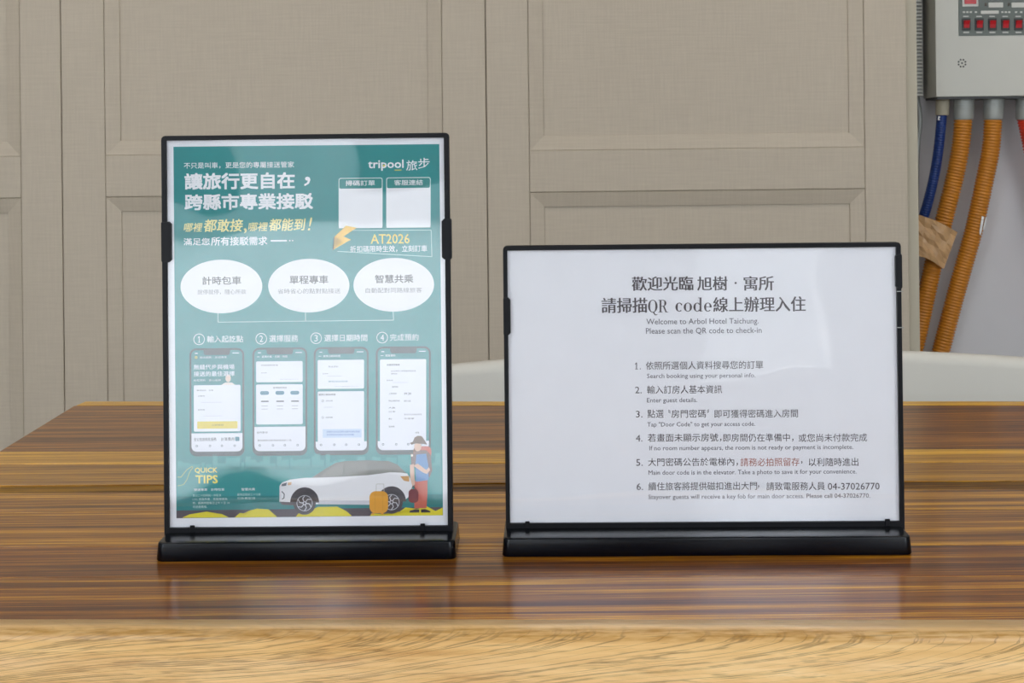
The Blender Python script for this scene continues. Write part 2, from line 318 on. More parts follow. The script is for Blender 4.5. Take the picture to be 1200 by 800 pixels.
    cm3 = N('ShaderNodeMix'); cm3.data_type = 'RGBA'; cm3.blend_type = 'MULTIPLY'; L(zn.outputs[0], cm3.inputs[0]); L(cm2.outputs[2], cm3.inputs[6]); cm3.inputs[7].default_value = (0.62, 0.5, 0.26, 1)
    L(cm3.outputs[2], b.inputs['Base Color'])
    return m
link('front_edge_plank', live_edge(), sapwood(), table, smooth=True, label='pale sapwood front plank with rounded live edge')
for sx in (-0.42, 0.95):
    for sy in (1.12, 1.75):
        boxobj('leg', (sx - 0.2 - 0.035, sy - 1.45 - 0.035, 0), (sx - 0.2 + 0.035, sy - 1.45 + 0.035, TZ - TH), M['black'], table, w=0.003)

# ------------------------------------------------------------------ print kit
INK = {}
def ink(rgb, rough=0.55):
    k = tuple(rgb)
    if k not in INK: INK[k] = mat('ink_%02x%02x%02x' % k, rgb, rough, noise=0.012, nscale=60)
    return INK[k]
class Art:
    """flat printed shapes; coordinates are taken on the sheet's own scale, lay = print layer"""
    def __init__(s, sheet): s.v = []; s.f = []; s.mi = []; s.m = []; s.sh = sheet
    def mix(s, c):
        m = ink(c)
        if m not in s.m: s.m.append(m)
        return s.m.index(m)
    def poly(s, pts, c, lay=1, raw=False):
        P = pts if raw else [s.sh(*p) for p in pts]
        z = -0.00003 * lay - 0.0001
        bm = bmesh.new(); vs = [bm.verts.new((u, z, v)) for u, v in P]; f = bm.faces.new(vs)
        if f.calc_area() and len(P) > 4: bmesh.ops.triangulate(bm, faces=[f], ngon_method='EAR_CLIP')
        bm.normal_update(); b0 = len(s.v); bm.verts.index_update(); s.v += [tuple(q.co) for q in bm.verts]; k = s.mix(c)
        for q in bm.faces:
            ix = [b0 + x.index for x in q.verts]
            if q.normal.y > 0: ix.reverse()
            s.f.append(ix); s.mi.append(k)
        bm.free()
    def rect(s, x0, y0, x1, y1, c, lay=1, r=0):
        if r: s.poly(rrect(x0, x1, y0, y1, r, 4), c, lay)
        else: s.poly([(x0, y0), (x1, y0), (x1, y1), (x0, y1)], c, lay)
    def ell(s, cx, cy, rx, ry, c, lay=1, n=48, a0=0, a1=360):
        n_ = n if a1 - a0 >= 360 else n + 1
        s.poly([(cx + rx * math.cos(R(a0 + (a1 - a0) * k / n)), cy + ry * math.sin(R(a0 + (a1 - a0) * k / n))) for k in range(n_)], c, lay)
    def ring(s, cx, cy, r, t, c, lay=1, n=32, rx=1):
        for k in range(n):
            a, b = 2 * math.pi * k / n, 2 * math.pi * (k + 1) / n
            s.poly([(cx + rx * (r - t) * math.cos(a), cy + (r - t) * math.sin(a)), (cx + rx * r * math.cos(a), cy + r * math.sin(a)), (cx + rx * r * math.cos(b), cy + r * math.sin(b)), (cx + rx * (r - t) * math.cos(b), cy + (r - t) * math.sin(b))], c, lay)
    def line(s, pts, t, c, lay=1):
        for (x0, y0), (x1, y1) in zip(pts, pts[1:]):
            d = math.hypot(x1 - x0, y1 - y0) or 1; nx, ny = -(y1 - y0) / d * t / 2, (x1 - x0) / d * t / 2
            s.poly([(x0 + nx, y0 + ny), (x1 + nx, y1 + ny), (x1 - nx, y1 - ny), (x0 - nx, y0 - ny)], c, lay)
    def text(s, body, x0, y0, x1, y1, c, lay=3, bold=0.0, shear=0.0, res=2, weight=0.0):
        cu = bpy.data.curves.new('type', 'FONT'); cu.body = body; cu.resolution_u = res; cu.shear = shear; cu.fill_mode = 'FRONT'
        o = bpy.data.objects.new('type', cu); COL.objects.link(o)
        dg = bpy.context.evaluated_depsgraph_get(); dg.update()
        me = bpy.data.meshes.new_from_object(o.evaluated_get(dg)); bpy.data.objects.remove(o); bpy.data.curves.remove(cu)
        if not me.vertices: return
        xs = [v.co.x for v in me.vertices]; ys = [v.co.y for v in me.vertices]; mx, Mx, my, My = min(xs), max(xs), min(ys), max(ys)
        u0, v1 = s.sh(x0, y0); _, v0 = s.sh(x0, y1); u1, _ = s.sh(x1, y0)
        z = -0.00003 * lay - 0.0001; k = s.mix(c)
        e = (v1 - v0) * bold * 0.55; g = weight
        for dx, dy in ([(-e, -e), (e, -e), (-e, e), (e, e)] if bold else [(-g, 0), (g, 0)] if g else [(0, 0)]):
            b0 = len(s.v); z -= 0.000003
            s.v += [(u0 + e + (v.co.x - mx) / (Mx - mx) * (u1 - u0 - 2 * e) + dx, z, v0 + e + (v.co.y - my) / max(1e-6, My - my) * (v1 - v0 - 2 * e) + dy) for v in me.vertices]
            for p in me.polygons:
                ix = [b0 + i for i in p.vertices]
                s.f.append(ix); s.mi.append(k)
        bpy.data.meshes.remove(me)
    def one(s, x0, y0, x1, y1, c, lay=4, foot=True):
        w_, h_ = x1 - x0, y1 - y0; cx = x0 + w_ * 0.56; t = h_ * 0.06
        s.poly([(cx - t, y0), (cx + t, y0), (cx + t, y1), (cx - t, y1)], c, lay)
        s.poly([(x0 + w_ * 0.1, y0 + h_ * 0.22), (cx - t, y0), (cx - t, y0 + h_ * 0.16), (x0 + w_ * 0.14, y0 + h_ * 0.3)], c, lay)
        if foot: s.poly([(x0 + w_ * 0.14, y1 - h_ * 0.07), (x1, y1 - h_ * 0.07), (x1, y1), (x0 + w_ * 0.14, y1)], c, lay)
    def build(s, name, parent, label=None):
        me = bpy.data.meshes.new(name); me.from_pydata(s.v, [], s.f)
        for i, k in enumerate(s.mi): me.polygons[i].material_index = k
        bm = bmesh.new(); bm.from_mesh(me); bm.normal_update()
        bmesh.ops.reverse_faces(bm, faces=[f for f in bm.faces if f.normal.y > 0]); bm.to_mesh(me); bm.free()
        return link(name, me, s.m, parent, label=label)
def sheet(TL, TR, BL, BR, w, h):
    def f(px, py):
        v = 0.5; u = 0.5
        for _ in range(4):
            v = (py - (TL[1] + (TR[1] - TL[1]) * u)) / ((BL[1] + (BR[1] - BL[1]) * u) - (TL[1] + (TR[1] - TL[1]) * u))
            xl = TL[0] + (BL[0] - TL[0]) * v; xr = TR[0] + (BR[0] - TR[0]) * v; u = (px - xl) / (xr - xl)
        return ((u - 0.5) * w, (1 - v) * h)
    return f

# ------------------------------------------------------------------ sign holders
def holder(bl, br, pw, ph, uc, u_out, tilt, label, clipL, clipR, tabs, notch):
    a, b = on(*bl), on(*br); x = (b - a).normalized(); y = Vector((-x.y, x.x, 0)); wd = (b - a).length
    org = (a + b) / 2 + y * 0.0325; yaw = math.atan2(x.y, x.x)
    MWt = Matrix.Translation(org) @ Matrix.Rotation(yaw, 4, 'Z')
    root = empty('sign_holder', None, label, 'sign holder', mw=MWt)
    hw, hd, hh = wd / 2, 0.0325, 0.0138
    def rg(ins, z, r): return [(px, py, z) for px, py in rrect(-hw + ins, hw - ins, -hd + ins * 0.6, hd - ins * 0.6, r)]
    base = link('base', fin(loft([rg(0.0006, 0, 0.005), rg(0, 0.0008, 0.005), rg(0.0009, hh - 0.0014, 0.0055), rg(0.0012, hh - 0.0006, 0.0055), rg(0.0020, hh - 0.0001, 0.0055), rg(0.0032, hh, 0.005), rg(0.012, hh + 0.0002, 0.004)]), 'base'), M['black'], root); autosmooth(base, 50)
    # everything above stands on this slightly leaning frame of reference
    T = Matrix.Translation((uc, -hd + 0.034, 0.0150)) @ Matrix.Rotation(-R(tilt), 4, 'X')
    u0, u1 = u_out[0] - uc, u_out[1] - uc; top = ph + 0.0058
    bm = bmesh.new(); d0, d1 = -0.0034, 0.0036
    out = [(u0, -0.006), (u1, -0.006)] + [(u1 - 0.003 + 0.003 * math.cos(R(t)), top - 0.003 + 0.003 * math.sin(R(t))) for t in (0, 30, 60, 90)] + [(u0 + 0.003 + 0.003 * math.cos(R(t)), top - 0.003 + 0.003 * math.sin(R(t))) for t in (90, 120, 150, 180)]
    iL, iR, iB, iT = -pw / 2 + 0.0002, pw / 2 - 0.0002, 0.0026, ph + 0.0026 - 0.0004
    inn = [(iL, iB), (iR, iB), (iR, iT - 0.002), (iR, iT - 0.001), (iR, iT), (iR - 0.001, iT), (iL + 0.001, iT), (iL, iT), (iL, iT - 0.001), (iL, iT - 0.002)]
    rings = [[(p[0], d, p[1]) for p in r] for r, d in ((inn, d1), (inn, d0 + 0.0003), ([(q[0] + (0.0003 if q[0] > 0 else -0.0003), q[1] + (0.0003 if q[1] > ph / 2 else -0.0003)) for q in inn], d0), ([(q[0] * 0.998, q[1] if q[1] < 0 else q[1] - 0.0004) for q in out], d0), (out, d0 + 0.0005), (out, d1), (inn, d1))]
    bm = loft(rings, cap=False); bmesh.ops.remove_doubles(bm, verts=bm.verts, dist=1e-6); bm.transform(T)
    fr = link('frame', fin(bm, 'frame'), M['black2'], root); autosmooth(fr, 40)
    bm = box(bmesh.new(), (iL - 0.0008, 0.0016, iB - 0.0008), (iR + 0.0008, 0.0030, iT + 0.0008)); bm.transform(T); link('back_sheet', fin(bm, 'back_sheet'), M['black2'], root)
    bm = box(bmesh.new(), (iL - 0.0005, -0.0022, iB - 0.0005), (iR + 0.0005, -0.0012, iT + 0.0005)); bm.transform(T); link('clear_cover', fin(bm, 'clear_cover'), M['acrylic'], root)
    for side, (z0, z1, wo, wi) in ((-1, clipL), (1, clipR)):
        xo = u0 - wo if side < 0 else u1 + wo; xi = iL + wi if side < 0 else iR - wi
        ch = 0.0018 * side
        pr = [(xo, z0 + 0.001), (xo, z1 - 0.001), (xo - ch * 0.4, z1), (xi + ch, z1), (xi, z1 - 0.0018), (xi, z0 + 0.0018), (xi + ch, z0), (xo - ch * 0.4, z0)]
        bm = loft([[(p[0], d, p[1]) for p in pr] for d in (0.0042, -0.0040)]); bmesh.ops.bevel(bm, geom=[e for e in bm.edges if all(v.co.y < 0 for v in e.verts)], offset=0.0004, segments=2, affect='EDGES')
        bm.transform(T); link('side_clip', fin(bm, 'side_clip'), M['black2'], root)
    for (xa, xb, hgt) in tabs:
        bm = box(bmesh.new(), (xa, -0.0042, iB - 0.003), (xb, -0.0030, iB + hgt)); bev(bm, 0.0003, 1); bm.transform(T); link('retaining_tab', fin(bm, 'retaining_tab'), M['black2'], root)
    if notch:
        z0, z1 = notch
        for z in (z0, z1):
            bm = box(bmesh.new(), (iR - 0.0004, -0.0040, z - 0.0003), (u1 + 0.0012, -0.0032, z + 0.0003)); bm.transform(T); link('seam_pin', fin(bm, 'seam_pin'), M['galv'], root)
    PT = MWt @ T @ Matrix.Translation((0, 0, 0.0026))
    return root, PT
TILT = 0.7
PWL, PHL = 0.2135, 0.2965
hL, PL = holder((182, 658), (534.5, 655.3), PWL, PHL, -0.0021, (-0.1125, 0.1084), TILT,
    'black portrait sign holder on long base, holding the green travel poster, left of the two', (0.2055, 0.2365, 0.0004, 0.0034), (0.2055, 0.2365, 0.0012, 0.0024), [(-0.0905, -0.0868, 0.0020), (0.0855, 0.0892, 0.0020)], None)
PWR, PHR = 0.2975, 0.2092
hR, PR = holder((588.5, 652.5), (1070, 650), PWR, PHR, 0.0014, (-0.1504, 0.1535), TILT,
    'black landscape sign holder on wide base, holding the white check-in notice, right of the two', (0.1465, 0.1755, 0.0002, 0.0020), (0.1795, 0.2060, 0.0006, 0.0008), [(-0.1370, -0.1335, 0.0018), (0.1370, 0.1408, 0.0020)], (0.1500, 0.1775))

def paper(root, w, h):
    bm = box(bmesh.new(), (-w / 2, 0, 0), (w / 2, 0.0003, h)); return link('paper', fin(bm, 'paper'), ink((238, 238, 243)), root)

# --- left: green travel poster
post = empty('travel_poster', None, 'green printed travel service poster with ovals, phones and a white car', 'poster', mw=PL)
paper(post, PWL, PHL)
S = sheet((196.3, 160), (521, 160), (198.5, 616), (526, 616), PWL, PHL)
TEAL, WHT, YEL, NAVY, GRY = (8, 136, 138), (240, 240, 244), (236, 206, 62), (44, 58, 68), (92, 86, 88)
A = Art(S); A.poly([(204.2, 168), (515.2, 168.3), (519.8, 604.6), (206.3, 605.6)], TEAL, 1)
# skyline in a slightly lighter green
SKY = (50, 156, 158); x = 208.0
while x < 516:
    w_ = random.uniform(3, 9); h_ = random.uniform(3, 15); A.rect(x, 546 - h_, min(x + w_, 517), 548, SKY, 2); x += w_ + random.choice((0, 0, 1.5))
A.rect(207, 546, 518, 580, (28, 146, 148), 2)
A.rect(206.8, 580, 519, 597, (6, 124, 128), 2); A.poly([(206.3, 596.5), (519.6, 595), (519.7, 604.6), (206.4, 605.5)], (76, 70, 80), 3)  # darker green band paints in the lower edge of the cover's reflection
G = (226, 212, 34)
A.poly([(213, 605), (222, 601), (232, 599.5), (242, 598), (250, 600.5), (260, 601), (268, 605)], G, 5)
A.poly([(275, 605), (281, 600), (289, 600.5), (293, 597), (301, 595), (315, 596), (317, 599), (325, 605)], G, 5)
A.poly([(347, 604.8), (350, 601), (362, 601.5), (373, 593.5), (396, 593.5), (406, 598.5), (413, 604.6)], G, 5)
A.poly([(434, 604.6), (436, 601.5), (455, 603), (466, 602), (476, 595), (490, 597), (500, 593.5), (511, 599.5), (519.5, 595.5), (519.6, 604.5)], G, 5)
A.build('green_background', post, 'green printed field with a skyline and yellow hills')
A = Art(S)
A.text('不只是叫車，更是您的專屬接送管家', 216.4, 186.8, 345.5, 194.2, WHT, 3, bold=0.012)
A.text('讓旅行更自在', 217, 199.3, 346.2, 219, WHT, 3, bold=0.055); A.text('，', 357, 205, 364.5, 216, WHT, 3, bold=0.02)
A.text('跨縣市專業接駁', 217, 224, 367.5, 243.2, WHT, 3, bold=0.055)
CR = (244, 232, 160)
A.text('哪裡', 216, 258, 238, 268.6, CR, 3, bold=0.02, shear=0.15); A.text('都敢接', 239.5, 254, 285.5, 269, CR, 3, bold=0.03, shear=0.15); A.text(',', 286.5, 265, 290, 271, CR, 3, bold=0.02)
A.text('哪裡', 291.5, 258, 314.5, 268.6, CR, 3, bold=0.02, shear=0.15); A.text('都能到', 316, 254, 359, 268.6, CR, 3, bold=0.03, shear=0.15); A.text('!', 361.5, 253, 366.5, 268.5, CR, 3, bold=0.02, shear=0.25)
A.text('滿足您', 215.8, 276, 246.5, 284.6, WHT, 3, bold=0.025); A.text('所有接駁需求', 248, 275, 314, 285.2, WHT, 3, bold=0.03)
A.line([(318, 280.2), (337, 280.2)], 1.8, WHT, 3); A.ell(340.3, 280.2, 0.9, 0.9, WHT, 3, 10); A.ell(343.6, 280.2, 0.9, 0.9, WHT, 3, 10)
A.build('heading_lettering', post)
A = Art(S)
A.text('tripool', 432, 186, 473.5, 199, WHT, 3, bold=0.03)
A.ell(450.6, 193, 1.1, 1.1, YEL, 4, 12); A.rect(463, 197.8, 471, 199, (200, 190, 90), 3)
A.text('旅', 476.5, 187, 489.5, 199, WHT, 3, bold=0.008); A.text('步', 490.5, 184.2, 504, 197, WHT, 3, bold=0.008)
A.build('logo', post)
for (x0, x1, tx0, tx1, t) in ((397.5, 449, 405.5, 440, '掃碼訂單'), (453.2, 505.2, 462.5, 496, '客服連結')):
    A = Art(S); o_ = (214, 230, 230)
    A.poly(rrect(x0, x1, 207, 266.3, 2.6, 4), o_, 2); A.poly(rrect(x0 + 0.9, x1 - 0.9, 207.9, 219.6, 2, 4), (34, 134, 132), 3); A.rect(x0 + 0.4, 219.6, x1 - 0.4, 266.3, WHT, 3)
    A.text(t, tx0, 210, tx1, 216.4, WHT, 4, bold=0.02); A.build('code_card', post, 'white card headed by a green tab')
A = Art(S)
A.line([(411, 268.8), (505.7, 269.5), (506.6, 300.8), (396, 293.4)], 0.8, (190, 222, 220), 2)
A.text('AT2026', 435, 273.6, 480.5, 285, (240, 214, 90), 3, bold=0.02)
A.text('折扣碼限時生效，立刻訂車', 411, 287, 501, 295, WHT, 3, bold=0.015)
A.poly([(405.6, 263.4), (417, 265.4), (402, 276.4), (410.6, 280), (390.4, 292), (400, 281.4), (391.6, 277)], (90, 96, 90), 3)
A.poly([(406.4, 263.2), (418.6, 265.8), (403.4, 276), (411.9, 279.8), (391.6, 291.3), (401.2, 280.8), (392.8, 276.2)], (246, 196, 70), 5)
A.build('promotion_box', post)
for cx, rx, t, a, b, sub, c, d in ((260, 48, '計時包車', 237.5, 283.2, '說停就停，隨心所欲', 232, 289), (362.5, 47.6, '單程專車', 340, 385.3, '省時省心的點對點接送', 326, 399.5), (462, 47.2, '智慧共乘', 440, 484.8, '自動配對同路線旅客', 429, 495)):
    A = Art(S); A.ell(cx, 333.4, rx, 31.6, (236, 235, 238), 2, 64); A.text(t, a, 321.5, b, 331.3, (96, 92, 94), 3, bold=0.03); A.text(sub, c, 336.8, d, 342.8, (130, 128, 132), 3)
    A.build('oval_badge', post)
A = Art(S); ln = (200, 226, 226)
A.line([(255.8, 364.5), (256, 375.4), (461.8, 375)], 0.7, ln, 2); A.line([(358.6, 364.5), (358.7, 375)], 0.7, ln, 2); A.line([(461.2, 364.5), (461.8, 375)], 0.7, ln, 2)
for n, cx, t, a, b in (('1', 233.7, '輸入起訖點', 243, 285.5), ('2', 306.7, '選擇服務', 316, 350), ('3', 371, '選擇日期時間', 380.5, 431), ('4', 448.5, '完成預約', 457.5, 491)):
    A.ring(cx, 395.4, 6.7, 0.8, WHT, 3, 28); (A.one(cx - 1.9, 391.8, cx + 1.7, 399.2, WHT, 3) if n == '1' else A.text(n, cx - 2.1, 391.6, cx + 2.1, 399.2, WHT, 3)); A.text(t, a, 391.2, b, 399.4, WHT, 3, bold=0.012)
A.build('step_headings', post)
DKT = (70, 70, 82)
def phone(x0, k):
    A = Art(S); x1 = x0 + 64.4; q = (24, 132, 136); wh = (234, 236, 246)
    A.poly(rrect(x0, x1, 406, 533, 8, 6), (52, 62, 70), 2); A.poly(rrect(x0 + 2.2, x1 - 2.2, 408.3, 527.6, 6, 6), q, 3)
    a, b = x0 + 2.2, x1 - 2.2
    A.poly([(x0 + 16.5, 408), (x0 + 48, 408), (x0 + 47.5, 412.5), (x0 + 46, 414), (x0 + 18.5, 414), (x0 + 17, 412.5)], (52, 62, 70), 4)
    A.rect(x0 + 6.5, 411.4, x0 + 10, 412.4, wh, 4); A.rect(x1 - 14, 411.4, x1 - 6, 412.4, wh, 4)
    yb = {0: 506, 1: 499, 2: 517, 3: 517}[k]
    bot = [(p[0], p[1]) for p in rrect(a, b, 500, 527.6, 6, 6) if p[1] > 515]
    A.poly([(a, yb), (b, yb)] + sorted([p for p in bot if p[0] > x0 + 32], key=lambda p: p[1]) + sorted([p for p in bot if p[0] <= x0 + 32], key=lambda p: -p[1]), wh, 4)
    T = lambda s_, xa, ya, xb, yb_, c=DKT, bo=0.0: A.text(s_, x0 + xa, ya, x0 + xb, yb_, c, 6, bold=bo, res=1)
    if k == 0:
        A.ring(x0 + 8, 416.6, 1.6, 0.8, YEL, 5, 10); T('接送服務｜旅遊專車', 12, 415.4, 44, 418, wh)
        T('無縫代步與機場', 5, 425, 53, 431, wh, 0.02); T('接送的最佳選擇', 5, 433, 53, 439, wh, 0.02); T('輕鬆預約　安心出發', 5, 442.5, 37, 444.8, wh)
        A.rect(x0 + 5, 449.3, x0 + 60, 504, wh, 5, 1.5)
        A.ell(x0 + 45.5, 441.5, 3.2, 4.6, (228, 204, 190), 5, 16); A.poly([(x0 + 37, 449.6), (x0 + 42, 446.5), (x0 + 50, 446.5), (x0 + 54, 449.6)], (236, 228, 222), 5)
        T('機場接送　包車', 8.5, 454.6, 28, 456.4); T('出發地', 10, 461.3, 18, 463); T('目的地', 10, 477.5, 18, 479.2)
        A.rect(x0 + 14, 469.4, x0 + 38, 469.8, (190, 190, 205), 6); A.rect(x0 + 16, 485.4, x0 + 38, 485.8, (190, 190, 205), 6)
        A.rect(x0 + 9, 492, x0 + 56.5, 500.6, (226, 204, 52), 6, 1); T('立即搜尋', 26, 495.4, 40, 497.4, (120, 106, 40))
        T('全公告說明及服務', 5, 511, 31.5, 515.2, DKT, 0.01); T('計算費用', 37, 511, 52.5, 515.2, DKT, 0.01); A.rect(x0 + 53.5, 510.4, x0 + 58.5, 515.4, (40, 120, 140), 6, 1)
    if k == 1:
        T('選擇方案・日期・時間', 11, 415.2, 41, 417.8, wh, 0.01); A.line([(x0 + 5.5, 416.6), (x0 + 8.5, 416.6)], 0.6, wh, 5)
        A.rect(x0 + 4.3, 422, x0 + 59, 446.6, wh, 5, 1.5); A.rect(x0 + 4.3, 449.2, x0 + 59, 496.2, wh, 5, 1.5)
        T('桃園國際機場', 10, 425.8, 30, 427.4); T('台北市', 10, 434.8, 17, 436.2); T('預計行駛時間約五十分', 32, 442.8, 54, 443.8, (140, 140, 152)); T('選擇服務項目', 24, 452, 40, 454.3)
        for c_ in (14, 32, 49.5):
            A.rect(x0 + c_ - 5, 457, x0 + c_ + 5.4, 461.4, (44, 120, 146), 6, 2); A.rect(x0 + c_ - 4, 468.4, x0 + c_ + 5, 469.8, DKT, 6); A.rect(x0 + c_ - 3.4, 474.2, x0 + c_ + 4, 474.8, (150, 150, 164), 6); A.rect(x0 + c_ - 3.4, 477.8, x0 + c_ + 4, 478.4, (150, 150, 164), 6)
        T('合作夥伴', 5, 504.4, 18, 507); T('最新優惠活動與旅遊資訊公告', 6, 513.8, 46, 516)
    if k == 2:
        T('選擇日期與時間', 11, 415.2, 31, 417.8, wh, 0.01); A.line([(x0 + 5.5, 416.6), (x0 + 9, 416.6)], 0.6, wh, 5)
        A.rect(x0 + 4.6, 421, x0 + 59, 455, wh, 5, 1.5); A.rect(x0 + 4.6, 458, x0 + 59, 519, wh, 5, 1.5)
        T('接送資訊', 17, 428, 29, 430); T('目的地', 10.5, 436.4, 17, 438); A.rect(x0 + 16, 440, x0 + 33, 440.3, (170, 170, 184), 6); T('單程接送服務', 17, 445.4, 40, 447.4, (60, 130, 150)); T('預計行駛時間約五十分', 25, 452, 52, 453, (150, 150, 160))
        T('選擇日期與時間', 5.5, 460.6, 25.5, 463, DKT, 0.02); A.ring(x0 + 10.5, 469.2, 1.4, 0.4, DKT, 6, 10); T('出發日期', 14, 468.2, 22, 470); A.rect(x0 + 12, 476.4, x0 + 22, 476.8, (170, 170, 184), 6); A.ring(x0 + 10.5, 488.6, 1.4, 0.4, DKT, 6, 10); T('出發時間', 14, 487.6, 22, 489.6)
        A.rect(x0 + 10.5, 502.4, x0 + 56, 512.4, (200, 216, 240), 6); A.text('提醒您若航班異動請盡早通知客服', x0 + 15, 504.4, x0 + 54, 506.6, (70, 120, 190), 7, res=1); A.text('我們將為您重新安排車輛', x0 + 15, 508, x0 + 47, 510, (70, 120, 190), 7, res=1)
    if k == 3:
        T('填寫資料', 11, 415.2, 23, 417.8, wh, 0.01); A.line([(x0 + 5.5, 416.6), (x0 + 9, 416.6)], 0.6, wh, 5)
        A.rect(x0 + 4.8, 421, x0 + 59, 519.5, wh, 5, 1.5)
        T('桃園國際機場', 13, 426.4, 28, 428.6, DKT, 0.02); T('台北市中心與周邊地區接送', 18, 433.8, 47, 435.8); T('服務說明', 18, 437.2, 25, 438.8); T('目的地', 13, 444.8, 20, 446.6); A.rect(x0 + 20, 448.2, x0 + 38, 448.5, (170, 170, 184), 6)
        T('車資明細', 19, 452.4, 26, 454.4); T('上車時間', 15, 460.2, 24, 462.4); T('09:30', 33, 460, 41.5, 463, DKT, 0.03); T('預估車程里程', 15, 468.8, 28, 470.8); T('航班', 33, 469, 41, 471.2)
        T('人數', 15, 477, 23, 479); T('行李', 15, 481.6, 23, 483.6); T('乘客姓名與聯絡電話', 33, 485, 54, 487, (130, 130, 144)); T('備註', 15, 490, 19, 491.8); T('不需要', 33, 490, 45, 491.8); T('優惠碼', 15, 499, 22, 501); T('NT$', 46.5, 506.4, 50.5, 508.6, DKT, 0.02)
    for c_ in (7.5, 23, 37, 52):
        A.ring(x0 + c_ + 1, 520.8, 1.4, 0.6, (90, 100, 120), 6, 8)
    A.build('phone_picture', post)
for k, x0 in enumerate((222.2, 296.2, 368.2, 441)): phone(x0, k)
A = Art(S); Yq = (240, 226, 110)
A.text('QUICK', 228, 546.3, 254.8, 553.3, Yq, 4, bold=0.03); A.text('TIPS', 229, 555.2, 255.2, 565, Yq, 4, bold=0.055)
A.line([(208, 557), (212, 557.4), (216, 552), (219, 548.5), (223, 546), (225, 544.6), (226, 546.5), (223.5, 549), (221.5, 553), (219, 560), (215, 566), (208, 567.6)], 0.6, (190, 205, 120), 4)
A.text('接送專車　計時包車', 227, 570.6, 263, 573.8, WHT, 4, bold=0.02, res=1); A.text('智慧共乘', 283, 570.6, 299, 573.8, WHT, 4, bold=0.02, res=1)
for i, (t, xe) in enumerate((('當日二十四時前一次取消', 259), ('1.5% 退款作業　客服專線為', 266.5), ('您，服務時間每日上午 9 至 18', 269), ('可退還費用。', 243))):
    A.text(t, 225.6, 577.4 + i * 4.5, xe, 580.4 + i * 4.5, (206, 226, 226), 4, res=1)
A.text('最晚出發前三十分鐘', 278, 576.8, 305.5, 579.8, (206, 226, 226), 4, res=1); A.text('可免費取消', 278, 581.4, 299, 584.2, (206, 226, 226), 4, res=1)
A.build('tips_lettering', post)
A = Art(S); CW, TIRE = (238, 238, 242), (74, 70, 78)
A.poly([(366, 559), (380, 550), (393.6, 542), (405, 540), (430, 539.2), (456, 540.4), (466, 544.5), (477.5, 555.5), (455, 558), (430, 560), (390, 561)], (112, 112, 108), 6)
A.poly([(388, 548), (397, 543.4), (403, 542.4), (402, 556.6), (376, 557.6)], (126, 126, 120), 7); A.poly([(405, 542.2), (430, 541.4), (431, 556), (404.6, 556.8)], (120, 120, 115), 7)
A.poly([(327.6, 574), (327.8, 568.5), (330.5, 564.8), (340, 561.2), (352, 559.8), (358.5, 559.2), (368, 559.2), (395, 558.6), (431, 556.8), (447, 555), (457, 553.6), (470, 554), (477.8, 555.2), (482.6, 563), (484, 572), (483.6, 578), (478, 584), (470, 590), (434, 591.5), (373, 590.4), (345, 590), (330, 588.2), (327.4, 587), (329.2, 583), (328.8, 578)], CW, 8)
A.poly([(373, 586), (434, 586.6), (434, 591.5), (373, 590.4)], (206, 206, 214), 9); A.poly([(328, 587), (345, 588), (345, 591.5), (331, 590.6)], TIRE, 9)
A.poly([(330.6, 566.4), (336.6, 564.4), (335.6, 568.4), (330, 568.8)], (110, 112, 124), 9); A.poly([(337.8, 564.6), (342, 564), (341.6, 567.4), (337.6, 567.8)], (214, 174, 132), 9)
A.line([(330.4, 575), (333.4, 578), (333, 583), (330.6, 584)], 1.2, (90, 90, 100), 9); A.poly([(469.6, 558.4), (480, 558), (480.2, 564.8), (474, 563.6)], (208, 158, 96), 9)
for cx, cy in ((357.3, 588.4), (459.4, 588)):
    A.ell(cx, cy, 17, 18, TIRE, 10, 40, 180, 360); A.ell(cx, cy + 0.6, 13.2, 13.6, (64, 62, 70), 11, 32); A.ring(cx, cy + 0.6, 9.4, 0.7, (206, 206, 214), 12, 28); A.ell(cx, cy + 0.6, 2.4, 2.4, (206, 206, 214), 13, 14); A.ell(cx, cy + 0.6, 1.4, 1.4, TIRE, 14, 10)
    for q in range(6):
        a = R(q * 60 + 8); c2, s2 = math.cos(a), math.sin(a); c3, s3 = math.cos(a + 0.42), math.sin(a + 0.42)
        A.line([(cx + 2 * c2, cy + 0.6 + 2 * s2), (cx + 5.8 * c2, cy + 0.6 + 5.8 * s2), (cx + 9 * c3, cy + 0.6 + 9 * s3)], 1.0, (206, 206, 214), 12)
A.build('car_picture', post, 'printed white car with grey windows')
A = Art(S); OC = (226, 160, 40)
A.line([(441.3, 576), (441.6, 567.2), (450.4, 567.2), (450.6, 576)], 0.8, (200, 200, 196), 14); A.poly(rrect(433.6, 455.4, 575.6, 601.4, 7, 6), OC, 15); A.rect(436, 601, 439, 603, OC, 15); A.rect(447, 601, 450, 603, OC, 15); A.line([(440, 578), (440, 599)], 0.5, (206, 142, 30), 16); A.line([(449, 578), (449, 599)], 0.5, (206, 142, 30), 16)
A.build('suitcase_picture', post, 'printed orange suitcase')
A = Art(S); SK, BRN, RD, BL = (226, 190, 170), (112, 84, 70), (204, 100, 84), (92, 142, 198)
A.poly(rrect(485, 506, 523.4, 538, 5, 5), RD, 12); A.poly([(485, 532), (490, 528), (500, 528), (505.5, 534), (507, 552), (504, 560), (500, 556), (500, 540), (488, 541), (484.5, 540)], (120, 96, 96), 13)
A.poly([(488.5, 533), (500, 532), (502.5, 545), (503, 563), (488, 565), (487.5, 548)], BL, 14)
A.poly([(486.4, 564), (501.6, 563), (501.5, 578), (500.4, 596), (494.4, 596), (494.2, 572), (492.6, 596), (486.2, 596)], RD, 13)
